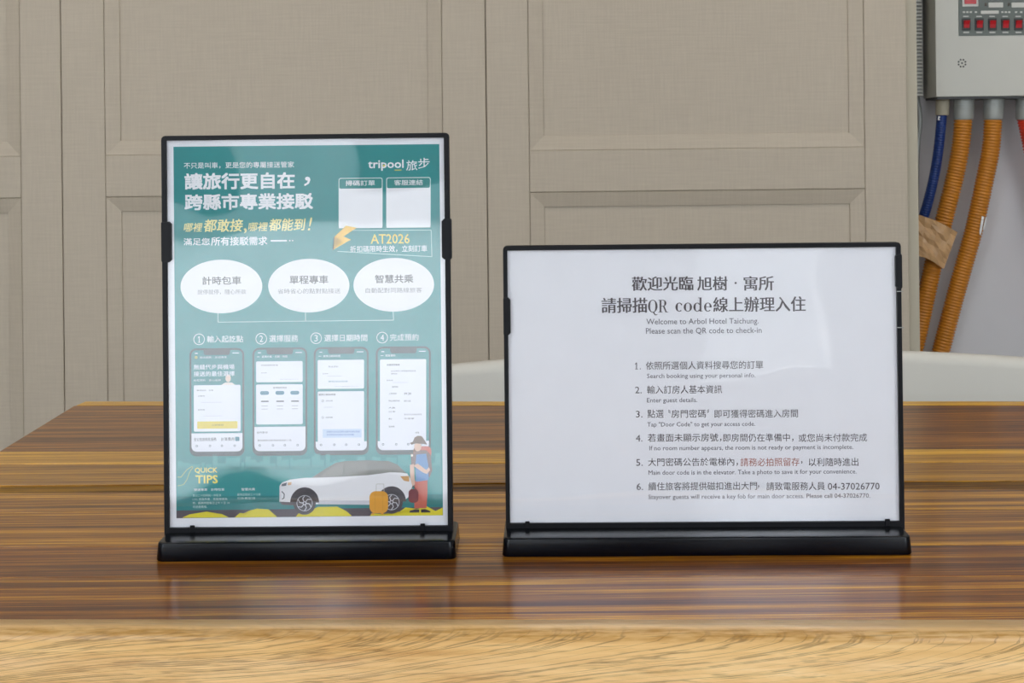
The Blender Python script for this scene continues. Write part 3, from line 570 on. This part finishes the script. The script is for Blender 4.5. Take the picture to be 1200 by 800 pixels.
A.poly([(485, 546), (490, 543.6), (492, 545), (500, 551), (503.6, 548), (504.6, 551.6), (501, 556), (496, 554), (489, 549)], SK, 15); A.poly([(481, 545), (485.6, 544), (485.4, 560), (487, 568), (484, 570), (481.4, 562)], SK, 15); A.poly([(482, 531.6), (486, 533), (488, 546), (482.6, 545)], (120, 96, 96), 14)
A.ell(490.2, 523.6, 4.2, 5.6, SK, 15, 20); A.poly([(486.4, 524), (484.6, 531), (489, 529.6)], BRN, 14); A.ell(483.4, 534, 1.5, 1.5, (240, 232, 220), 16, 10)
A.poly([(480.6, 519.4), (485.5, 517.6), (486.4, 513), (490, 511), (494.6, 511.4), (497, 514.4), (497.4, 518), (501.2, 521.4), (496, 520.6), (488, 519.8), (483, 521.4)], BRN, 17)
A.poly(rrect(479.4, 491, 573.4, 589.4, 4.4, 5), (120, 44, 56), 16); A.line([(482.6, 574), (484.6, 569.6), (488.6, 574)], 0.7, (120, 44, 56), 16)
A.poly([(480.2, 601), (481, 598.8), (487.6, 597), (492, 597.4), (492, 601)], (50, 44, 46), 16); A.poly([(494, 597.4), (499, 597), (505, 599.4), (505, 601), (494, 601)], (50, 44, 46), 16)
A.build('traveller_picture', post, 'printed traveller in hat carrying a red bag')

# --- right: white notice
note = empty('checkin_notice', None, 'white printed check-in notice with dark Chinese and English lines', 'notice', mw=PR)
paper(note, PWR, PHR)
S2 = sheet((594, 293), (1049, 289), (597.8, 612.3), (1055.6, 610), PWR, PHR)
TX, TX2 = (78, 70, 76), (98, 94, 104)
A = Art(S2)
def serif(A, glyphs, x, y0, y1, c, lay=4, adv=1.0):
    """hand-drawn serif letters: each glyph is polygons in an em box (x right, y down, cap top 0, base 1)"""
    sc = y1 - y0
    for pol, w in glyphs:
        for p in pol: A.poly([(x + a * sc * adv, y0 + b * sc) for a, b in p], c, lay)
        x += w * sc * adv
    return x
def arcs(cx, cy, rx, ry, t0, t1, a0, a1, n=20):
    """crescent stroke: thickness t0 at top/bottom, t1 at the sides"""
    P, Q = [], []; t0 += 0.02; t1 += 0.03
    for k in range(n + 1):
        a = R(a0 + (a1 - a0) * k / n); t = t0 + (t1 - t0) * abs(math.cos(a))
        P.append((cx + rx * math.cos(a), cy + ry * math.sin(a))); Q.append((cx + (rx - t) * math.cos(a), cy + (ry - t0) * math.sin(a)))
    return [[P[i], P[i + 1], Q[i + 1], Q[i]] for i in range(n)]
gQ = (arcs(0.40, 0.5, 0.38, 0.51, 0.035, 0.14, 0, 360, 32) + [[(0.40, 1.0), (0.52, 0.98), (0.62, 1.16), (0.78, 1.16), (0.78, 1.2), (0.58, 1.24)]], 0.83)
gR = ([[(0.12, 0.02), (0.26, 0.02), (0.26, 0.98), (0.12, 0.98)], [(0.02, 0), (0.42, 0), (0.42, 0.04), (0.02, 0.04)], [(0.02, 0.96), (0.36, 0.96), (0.36, 1.0), (0.02, 1.0)], [(0.26, 0.48), (0.42, 0.48), (0.42, 0.52), (0.26, 0.52)], [(0.38, 0.5), (0.5, 0.48), (0.70, 0.96), (0.82, 0.97), (0.82, 1.0), (0.60, 1.0)]] + arcs(0.40, 0.26, 0.26, 0.26, 0.04, 0.13, -90, 90, 12), 0.95)
gc = (arcs(0.28, 0.68, 0.25, 0.34, 0.035, 0.115, 50, 300, 22) + [[(0.36, 0.40), (0.46, 0.42), (0.46, 0.54), (0.40, 0.54)]], 0.54)
go = (arcs(0.30, 0.68, 0.27, 0.34, 0.03, 0.115, 0, 360, 28), 0.64)
gd = (arcs(0.27, 0.68, 0.25, 0.34, 0.035, 0.11, 40, 320, 24) + [[(0.42, -0.04), (0.54, -0.06), (0.54, 0.96), (0.62, 0.97), (0.62, 1.0), (0.42, 1.02)], [(0.33, -0.04), (0.45, -0.05), (0.45, 0.0), (0.33, 0.0)]], 0.68)
ge = (arcs(0.28, 0.68, 0.25, 0.34, 0.03, 0.11, 45, 365, 26) + [[(0.08, 0.64), (0.50, 0.64), (0.50, 0.68), (0.08, 0.68)]], 0.55)
wv = 0.00025
A.text('歡迎光臨', 741, 324.6, 812.4, 341.2, TX, 4, weight=wv); A.text('旭樹', 817.6, 324.4, 852.4, 341, TX, 4, weight=wv); A.ell(862.4, 332, 1.3, 1.3, TX, 4, 12); A.text('寓所', 872, 324, 906.7, 341, TX, 4, weight=wv)
A.text('請掃描', 705.4, 349.4, 758.6, 367.2, TX, 4, weight=wv); A.text('線上辦理入住', 836.4, 348.6, 944, 366.2, TX, 4, weight=wv)
serif(A, [gQ, gR], 759.6, 351.8, 366.4, TX); serif(A, [gc, go, gd, ge], 791.5, 349.8, 365.2, TX, adv=1.17)
A.build('heading_lettering', note)
A = Art(S2)
A.text('Welcome to Arbol Hotel Taichung.', 758, 374, 889.5, 382.6, TX2, 4); A.text('Please scan the QR code to check-in', 757.5, 384.8, 893, 392.8, TX2, 4)
A.build('welcome_lettering', note)
rows = [(424, 744, 757.5, [('依照所選個人資料搜尋您的訂單', 895, TX)], 438.3, 759, 886, 'Search booking using your personal info.'),
        (452.2, 745, 759, [('輸入訂房人基本資訊', 847, TX)], 466.7, 759, 818, 'Enter guest details.'),
        (480.4, 746, 759.5, [('點選', 778.5, TX), (None, 784, 0), ('〝房門密碼〞', 832, TX), (None, 838, 0), ('即可獲得密碼進入房間', 936, TX)], 494.9, 759.5, 886, 'Tap "Door Code" to get your access code.'),
        (508.6, 746, 760, [('若畫面未顯示房號，', 846.5, TX), (None, 848.5, 0), ('即房間仍在準備中，', 931, TX), (None, 937, 0), ('或您尚未付款完成', 1017, TX)], 522.7, 762, 1001, 'If no room number appears, the room is not ready or payment is incomplete.'),
        (537, 746.5, 760.5, [('大門密碼公告於電梯內，', 866, TX), (None, 869, 0), ('請務必拍照留存', 938, (176, 100, 84)), (None, 939, 0), ('，', 943, TX), (None, 949, 0), ('以利隨時進出', 1007, TX)], 551.3, 761, 1005, 'Main door code is in the elevator. Take a photo to save it for your convenience.'),
        (565.2, 747, 761, [('續住旅客將提供磁扣進出大門', 888.5, TX), ('，', 892.5, TX), (None, 899.5, 0), ('請致電服務人員', 968, TX), (None, 971.5, 0), ('04-37026770', 1032, TX)], 579.6, 761, 1021, 'Stayover guests will receive a key fob for main door access. Please call 04-37026770.')]
for i, (y, xn, x, segs, ys, xs, xe, en) in enumerate(rows):
    A = Art(S2)
    if i == 0: A.one(xn + 0.4, y + 1.2, xn + 4.4, y + 9, TX); A.ell(xn + 7, y + 8.5, 0.6, 0.6, TX, 4, 8)
    else: A.text('%d.' % (i + 1), xn, y + 1.2, xn + 7.6, y + 9, TX, 4)
    for t, xe2, c in segs:
        if t == '，': A.text(t, x + 0.8, y + 3.5, x + 2.6, y + 7, c, 4)
        elif t and t[0] == '0': A.text(t, x, y + 1, xe2, y + 9, c, 4)
        elif t: A.text(t, x, y, xe2, y + 9.6, c, 4)
        x = xe2
    A.text(en, xs, ys, xe, ys + 6.8, TX2, 4); A.build('instruction_line', note)

# ------------------------------------------------------------------ seat behind the table
def bench():
    Yb = 2.32; c = at(868, 411, Yb); x_c = c.x; zt = c.z; hw = 0.55
    root = empty('bench', (x_c, Yb, 0), 'off-white smooth bench with gently arched back, behind the wooden table', 'bench')
    rows = []; n = 48
    for k in range(n + 1):
        x = -hw + 2 * hw * k / n
        z = zt - 9e-5 * F / Yb * x * x * 1.0 - 0.18 * max(0, abs(x) / hw - 0.86) ** 2 * 25
        r = 0.016; yv = 0.06 * (x / hw) ** 2
        prof = [(0.0, 0.40)] + [(r - r * math.cos(R(a)), z - r + r * math.sin(R(a))) for a in (0, 20, 45, 70, 90)] + [(0.03 + r * math.sin(R(a)), z - r + r * math.cos(R(a))) for a in (20, 45, 70, 90)] + [(0.046, 0.40)]
        rows.append([(x, -yv + a, b) for a, b in prof])
    link('backrest', fin(loft(rows), 'backrest'), M['white_shell'], root, smooth=True)
    boxobj('seat', (-hw + 0.02, -0.40, 0.38), (hw - 0.02, 0.02, 0.44), M['white_shell'], root, w=0.015)
    for sx in (-1, 1):
        for yy in (-0.36, -0.02): boxobj('leg', (sx * (hw - 0.06) - 0.02, yy - 0.02, 0), (sx * (hw - 0.06) + 0.02, yy + 0.02, 0.38), M['white_shell'], root, w=0.003)
bench()

# ------------------------------------------------------------------ alarm panel and conduits on the white wall
BF, BK = 3.345, 3.449
def alarm():
    a = at(1097, 113.5, BF); x0, zb = a.x, a.z; x1, zt = x0 + 0.42, zb + 0.55
    root = empty('fire_alarm_panel', (x0, BK, zb), 'grey steel fire alarm box with red switches high on the white wall', 'alarm panel')
    def L_(px, py, y=BF): p = at(px, py, y); return (p.x - x0, p.z - zb)
    D = BF - BK
    bm = box(bmesh.new(), (0, D, 0), (x1 - x0, -0.0005, zt - zb)); bev(bm, 0.003, 2); o = link('housing', fin(bm, 'housing'), M['grey_metal'], root); autosmooth(o)
    def pad(name, pa, pb, t, m, par=root, w=0.0004, base=0.0):
        (xa, za), (xb, zb_) = L_(*pa), L_(*pb); bm = box(bmesh.new(), (min(xa, xb), D - t - base, min(za, zb_)), (max(xa, xb), D - base + 0.0003, max(za, zb_)))
        if w: bev(bm, w, 1)
        return link(name, fin(bm, name), m, par)
    plate = pad('control_plate', (1123.5, 42), (1262, -70), 0.002, M['plate'])
    b = 0.002
    f = pad('indicator_lamp', (1127, 8), (1145.5, -12), 0.003, M['lightgrey'], base=b); pad('lamp_lens', (1129.5, 5), (1143, -10), 0.005, M['red'], f, base=b)
    for x_ in (1157, 1184, 1211): pad('label_plate', (x_ + 1, 9), (x_ + 18, 3), 0.0012, M['lightgrey'], base=b); pad('label_plate', (x_ + 1, 0), (x_ + 18, -8), 0.0012, M['lightgrey'], base=b); pad('small_lamp', (x_ - 3.4, 7), (x_ - 1, 3.6), 0.002, M['led'], base=b)
    pad('label_plate', (1149, 16.5), (1170, 12.5), 0.001, M['lightgrey'], base=b)
    bm = bmesh.new()
    def dash(px, py, w_, h_):
        (xa, za), (xb, zb_) = L_(px, py), L_(px + w_, py + h_); box(bm, (xa, D - b - 0.0006, min(za, zb_)), (xb, D - b + 0.0002, max(za, zb_)))
    for x_ in (1128, 1132, 1136, 1142, 1173, 1177, 1181, 1189, 1195): dash(x_, 13.4, 2.6, 1.8)
    for k in range(9): dash(1128.4 + k * 15.3, 18.8, 6.4, 1.1); dash(1128.6 + k * 15.3, 37.4, 6.8, 1.3)
    link('plate_markings', fin(bm, 'plate_markings'), M['lightgrey'], root, kind='stuff')
    for k in range(9):
        cx = 1132 + k * 15.25
        s = pad('switch', (cx - 5, 35.6), (cx + 5, 21.6), 0.002, M['dark'], base=b)
        (xa, za), (xb, zb_) = L_(cx - 3.3, 32.8), L_(cx + 3.3, 24.2); zm = (za + zb_) / 2
        bm = loft([[(x_, D - b + 0.0004, za), (x_, D - b - 0.0032, za), (x_, D - b - 0.0050, zm), (x_, D - b - 0.0088, zb_), (x_, D - b + 0.0004, zb_)] for x_ in (xa, xb)]); link('rocker', fin(bm, 'rocker'), M['red'], s)
    bm = bmesh.new()
    (cx, cz) = L_(1127.3, 74)
    for k in range(9):
        rr = 0 if k == 8 else 0.0078; a_ = R(k * 45 + 22); bmesh.ops.create_cone(bm, cap_ends=True, segments=10, radius1=0.0019, radius2=0.0019, depth=0.0012, matrix=Matrix.Translation((cx + rr * math.cos(a_), D - 0.0002, cz + rr * math.sin(a_))) @ Matrix.Rotation(R(90), 4, 'X'))
    link('sounder_holes', fin(bm, 'sounder_holes'), M['dark'], root, kind='stuff')
    bm = box(bmesh.new(), (0.004, D + 0.003, -0.005), (x1 - x0 - 0.004, -0.004, 0.001)); link('bottom_flange', fin(bm, 'bottom_flange'), M['dark'], root)
    return zb
zbox = alarm()
def spline(pts, step):
    """Catmull-Rom through pts, resampled at an even step"""
    P = [2 * pts[0] - pts[1]] + pts + [2 * pts[-1] - pts[-2]]; out = []
    for i in range(1, len(P) - 2):
        for k in range(60):
            t = k / 60; a, b, c, d = P[i - 1:i + 3]
            out.append(0.5 * ((2 * b) + (c - a) * t + (2 * a - 5 * b + 4 * c - d) * t * t + (3 * b - a - 3 * c + d) * t ** 3))
    out.append(pts[-1]); res = [out[0]]; acc = 0
    for p, q in zip(out, out[1:]):
        seg = (q - p).length
        while acc + seg >= step:
            p = p.lerp(q, (step - acc) / seg); res.append(p); seg = (q - p).length; acc = 0
        acc += seg
    return res
def hose(pts, r, pitch, amp, sides=18):
    step = pitch / 4; C = spline(pts, step); prev = Vector((0, 1, 0)); rows = []
    for i, p in enumerate(C):
        t = (C[min(i + 1, len(C) - 1)] - C[max(i - 1, 0)]).normalized(); u = prev - t * prev.dot(t); u.normalize(); v = t.cross(u); prev = u
        rr = r - amp * (1, 0.35, 0, 0.35)[i % 4] * 1.0 + (amp if i % 4 == 2 else 0) * 0
        rows.append([p + (u * math.cos(2 * math.pi * k / sides) + v * math.sin(2 * math.pi * k / sides)) * rr for k in range(sides)])
    return loft(rows)
def conduit(pix, Yd, wpx, m, label, conn, cm, pitch, pw2):
    pts = [at(px, py, y) for (px, py), y in zip(pix, Yd)]; root = empty('conduit_hose', pts[0], label, 'cable conduit', 'conduit hoses below the alarm box')
    inv = Matrix.Translation(-pts[0]); r = wpx / 2 / F * Yd[0]
    bm = hose(pts, r, pitch, r * 0.16); bm.transform(inv); link('corrugated_tube', fin(bm, 'corrugated_tube'), m, root, smooth=True)
    p0 = pts[0]; rc = pw2 / 2 / F * Yd[0]; top = Vector((p0.x + 0.002, p0.y, zbox)); h = top.z - p0.z
    rows = []
    for f_, q in ((0.0, rc * 0.985), (-0.05, rc * 0.9), (0.02, rc), (0.45, rc), (0.46, rc * 1.03), (0.62, rc * 1.03), (0.63, rc), (1.0, rc)):
        rows.append([(0.002 * max(0, f_) + q * math.cos(2 * math.pi * k / 24), q * math.sin(2 * math.pi * k / 24), h * f_ - 0.0006 if f_ == 1 else h * f_ - 0.004 * (f_ < 0.03)) for k in range(24)])
    rows[0], rows[1] = rows[1], rows[0]
    o = link('connector', fin(loft(rows), 'connector'), cm, root); autosmooth(o, 40)
    return root
hose_things = []
conduit([(1104, 132), (1101, 165), (1096, 200), (1088, 235), (1080, 262), (1070, 300), (1058, 340)], [3.385, 3.385, 3.388, 3.395, 3.41, 3.42, 3.42], 12.6, M['blue'], 'thin blue corrugated conduit hose, leftmost below the alarm box', 0, M['beige'], 0.0052, 15.5)
conduit([(1129, 137), (1126, 170), (1119, 207), (1107, 255), (1096, 300), (1086, 345), (1075, 395), (1066, 430), (1060, 470)], [3.385, 3.385, 3.387, 3.39, 3.40, 3.40, 3.405, 3.405, 3.405], 22, M['orange'], 'orange corrugated conduit hose with brown tape, beside the blue hose', 0, M['galv'], 0.0065, 23.5)
conduit([(1164, 137), (1161, 175), (1152, 220), (1141, 270), (1127, 320), (1116, 360), (1103, 410), (1093, 450), (1084, 500)], [3.385] * 3 + [3.39, 3.395, 3.40, 3.40, 3.405, 3.405], 22, M['orange'], 'orange corrugated conduit hose curving clear across the white wall', 0, M['galv'], 0.0065, 23.5)
conduit([(1202, 137), (1207, 160), (1214, 195), (1226, 240), (1240, 300), (1250, 380)], [3.385] * 6, 22, M['redhose'], 'red corrugated conduit hose at the right edge below the alarm box', 0, M['galv'], 0.0065, 23.5)
# white print on the blue hose, white marks on the orange one
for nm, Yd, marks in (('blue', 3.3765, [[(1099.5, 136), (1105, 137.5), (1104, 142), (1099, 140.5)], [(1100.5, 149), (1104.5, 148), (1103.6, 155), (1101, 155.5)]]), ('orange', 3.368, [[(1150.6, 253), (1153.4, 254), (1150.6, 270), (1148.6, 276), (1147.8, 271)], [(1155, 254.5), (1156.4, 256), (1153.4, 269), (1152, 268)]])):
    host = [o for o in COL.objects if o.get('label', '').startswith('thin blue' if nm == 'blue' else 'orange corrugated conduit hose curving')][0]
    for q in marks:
        bm = loft([[at(x, y, Yd + d) - host.location for x, y in q] for d in (0, 0.004)]); link('hose_mark', fin(bm, 'hose_mark'), M['whitemark'], host)
# brown tape wrapped around two hoses
def tape():
    Yf = 3.362
    fr = [(1076, 251), (1090, 256), (1106, 262), (1121.5, 272), (1116, 288), (1106, 315), (1096, 308), (1084, 303), (1076, 299)]
    P = [at(x, y, Yf + 0.006 * math.sin(x * 0.35) * (1 if y < 280 else 0.6)) for x, y in fr]; org = at(1097, 283, Yf)
    bm = bmesh.new(); n = 8
    # wrinkled front flap as a grid between the upper and lower outline
    up = [(1070, 249), (1076, 251), (1084, 254), (1092, 256.5), (1100, 260), (1108, 264), (1115, 268), (1122, 272)]
    dn = [(1070, 296), (1075, 299), (1080, 301), (1086, 302.5), (1091, 305), (1096, 308), (1101, 311.5), (1106, 315)]
    G_ = []
    for i in range(n):
        col = []
        for j in range(9):
            t = j / 8; x = up[i][0] + (dn[i][0] - up[i][0]) * t; y = up[i][1] + (dn[i][1] - up[i][1]) * t
            d = Yf + 0.0022 * math.sin(i * 1.9 + j * 1.3) + 0.0015 * math.sin(j * 2.1 - i) + 0.010 * (abs(i - 3.6) / 4) ** 2
            col.append(at(x, y, d) - org)
        G_.append(col)
    F_ = [[bm.verts.new(p) for p in c] for c in G_]; B_ = [[bm.verts.new(p + Vector((0, 0.0009, 0))) for p in c] for c in G_]
    for i in range(n - 1):
        for j in range(8):
            bm.faces.new((F_[i][j], F_[i + 1][j], F_[i + 1][j + 1], F_[i][j + 1])); bm.faces.new((B_[i][j], B_[i][j + 1], B_[i + 1][j + 1], B_[i + 1][j]))
    for i in range(n - 1):
        bm.faces.new((F_[i][0], B_[i][0], B_[i + 1][0], F_[i + 1][0])); bm.faces.new((F_[i][8], F_[i + 1][8], B_[i + 1][8], B_[i][8]))
    for j in range(8):
        bm.faces.new((F_[0][j], F_[0][j + 1], B_[0][j + 1], B_[0][j])); bm.faces.new((F_[-1][j], B_[-1][j], B_[-1][j + 1], F_[-1][j + 1]))
    o = link('packing_tape', fin(bm, 'packing_tape'), M['kraft'], smooth=False); o.location = org
    o['label'] = 'crumpled brown tape wrapped round the blue and orange hoses'; o['category'] = 'tape'
tape()
# slotted wiring duct beside the trim, its comb facing the room
def duct():
    a = at(1073.5, 0, 3.40); b_ = at(1082.5, 0, 3.40); z0 = at(1078, 112, 3.40).z
    root = empty('wiring_duct', (a.x, 3.449, z0), 'narrow grey slotted wiring duct left of the alarm box', 'cable duct')
    wd = b_.x - a.x
    boxobj('duct_body', (0, -0.030, 0), (wd, -0.0005, 1.0), M['galv'], root)
    bm = bmesh.new(); z = 0.0
    while z < 0.9:
        box(bm, (0.002, -0.040, z), (wd - 0.001, -0.0295, z + 0.0042)); z += 0.0078
    link('comb_teeth', fin(bm, 'comb_teeth'), M['lightgrey'], root, kind='stuff')
    # thin clear sleeve hanging from the duct
    pts = [Vector((wd * 0.55, -0.012, 0.0)), Vector((wd * 0.8, -0.012, -0.03)), Vector((wd * 0.9, -0.012, -0.06)), Vector((wd * 0.5, -0.012, -0.13)), Vector((wd * 0.2, -0.012, -0.3))]
    link('grey_cable', fin(hose(pts, 0.0055, 0.02, 0), 'grey_cable'), M['galv'], root, smooth=True)
duct()
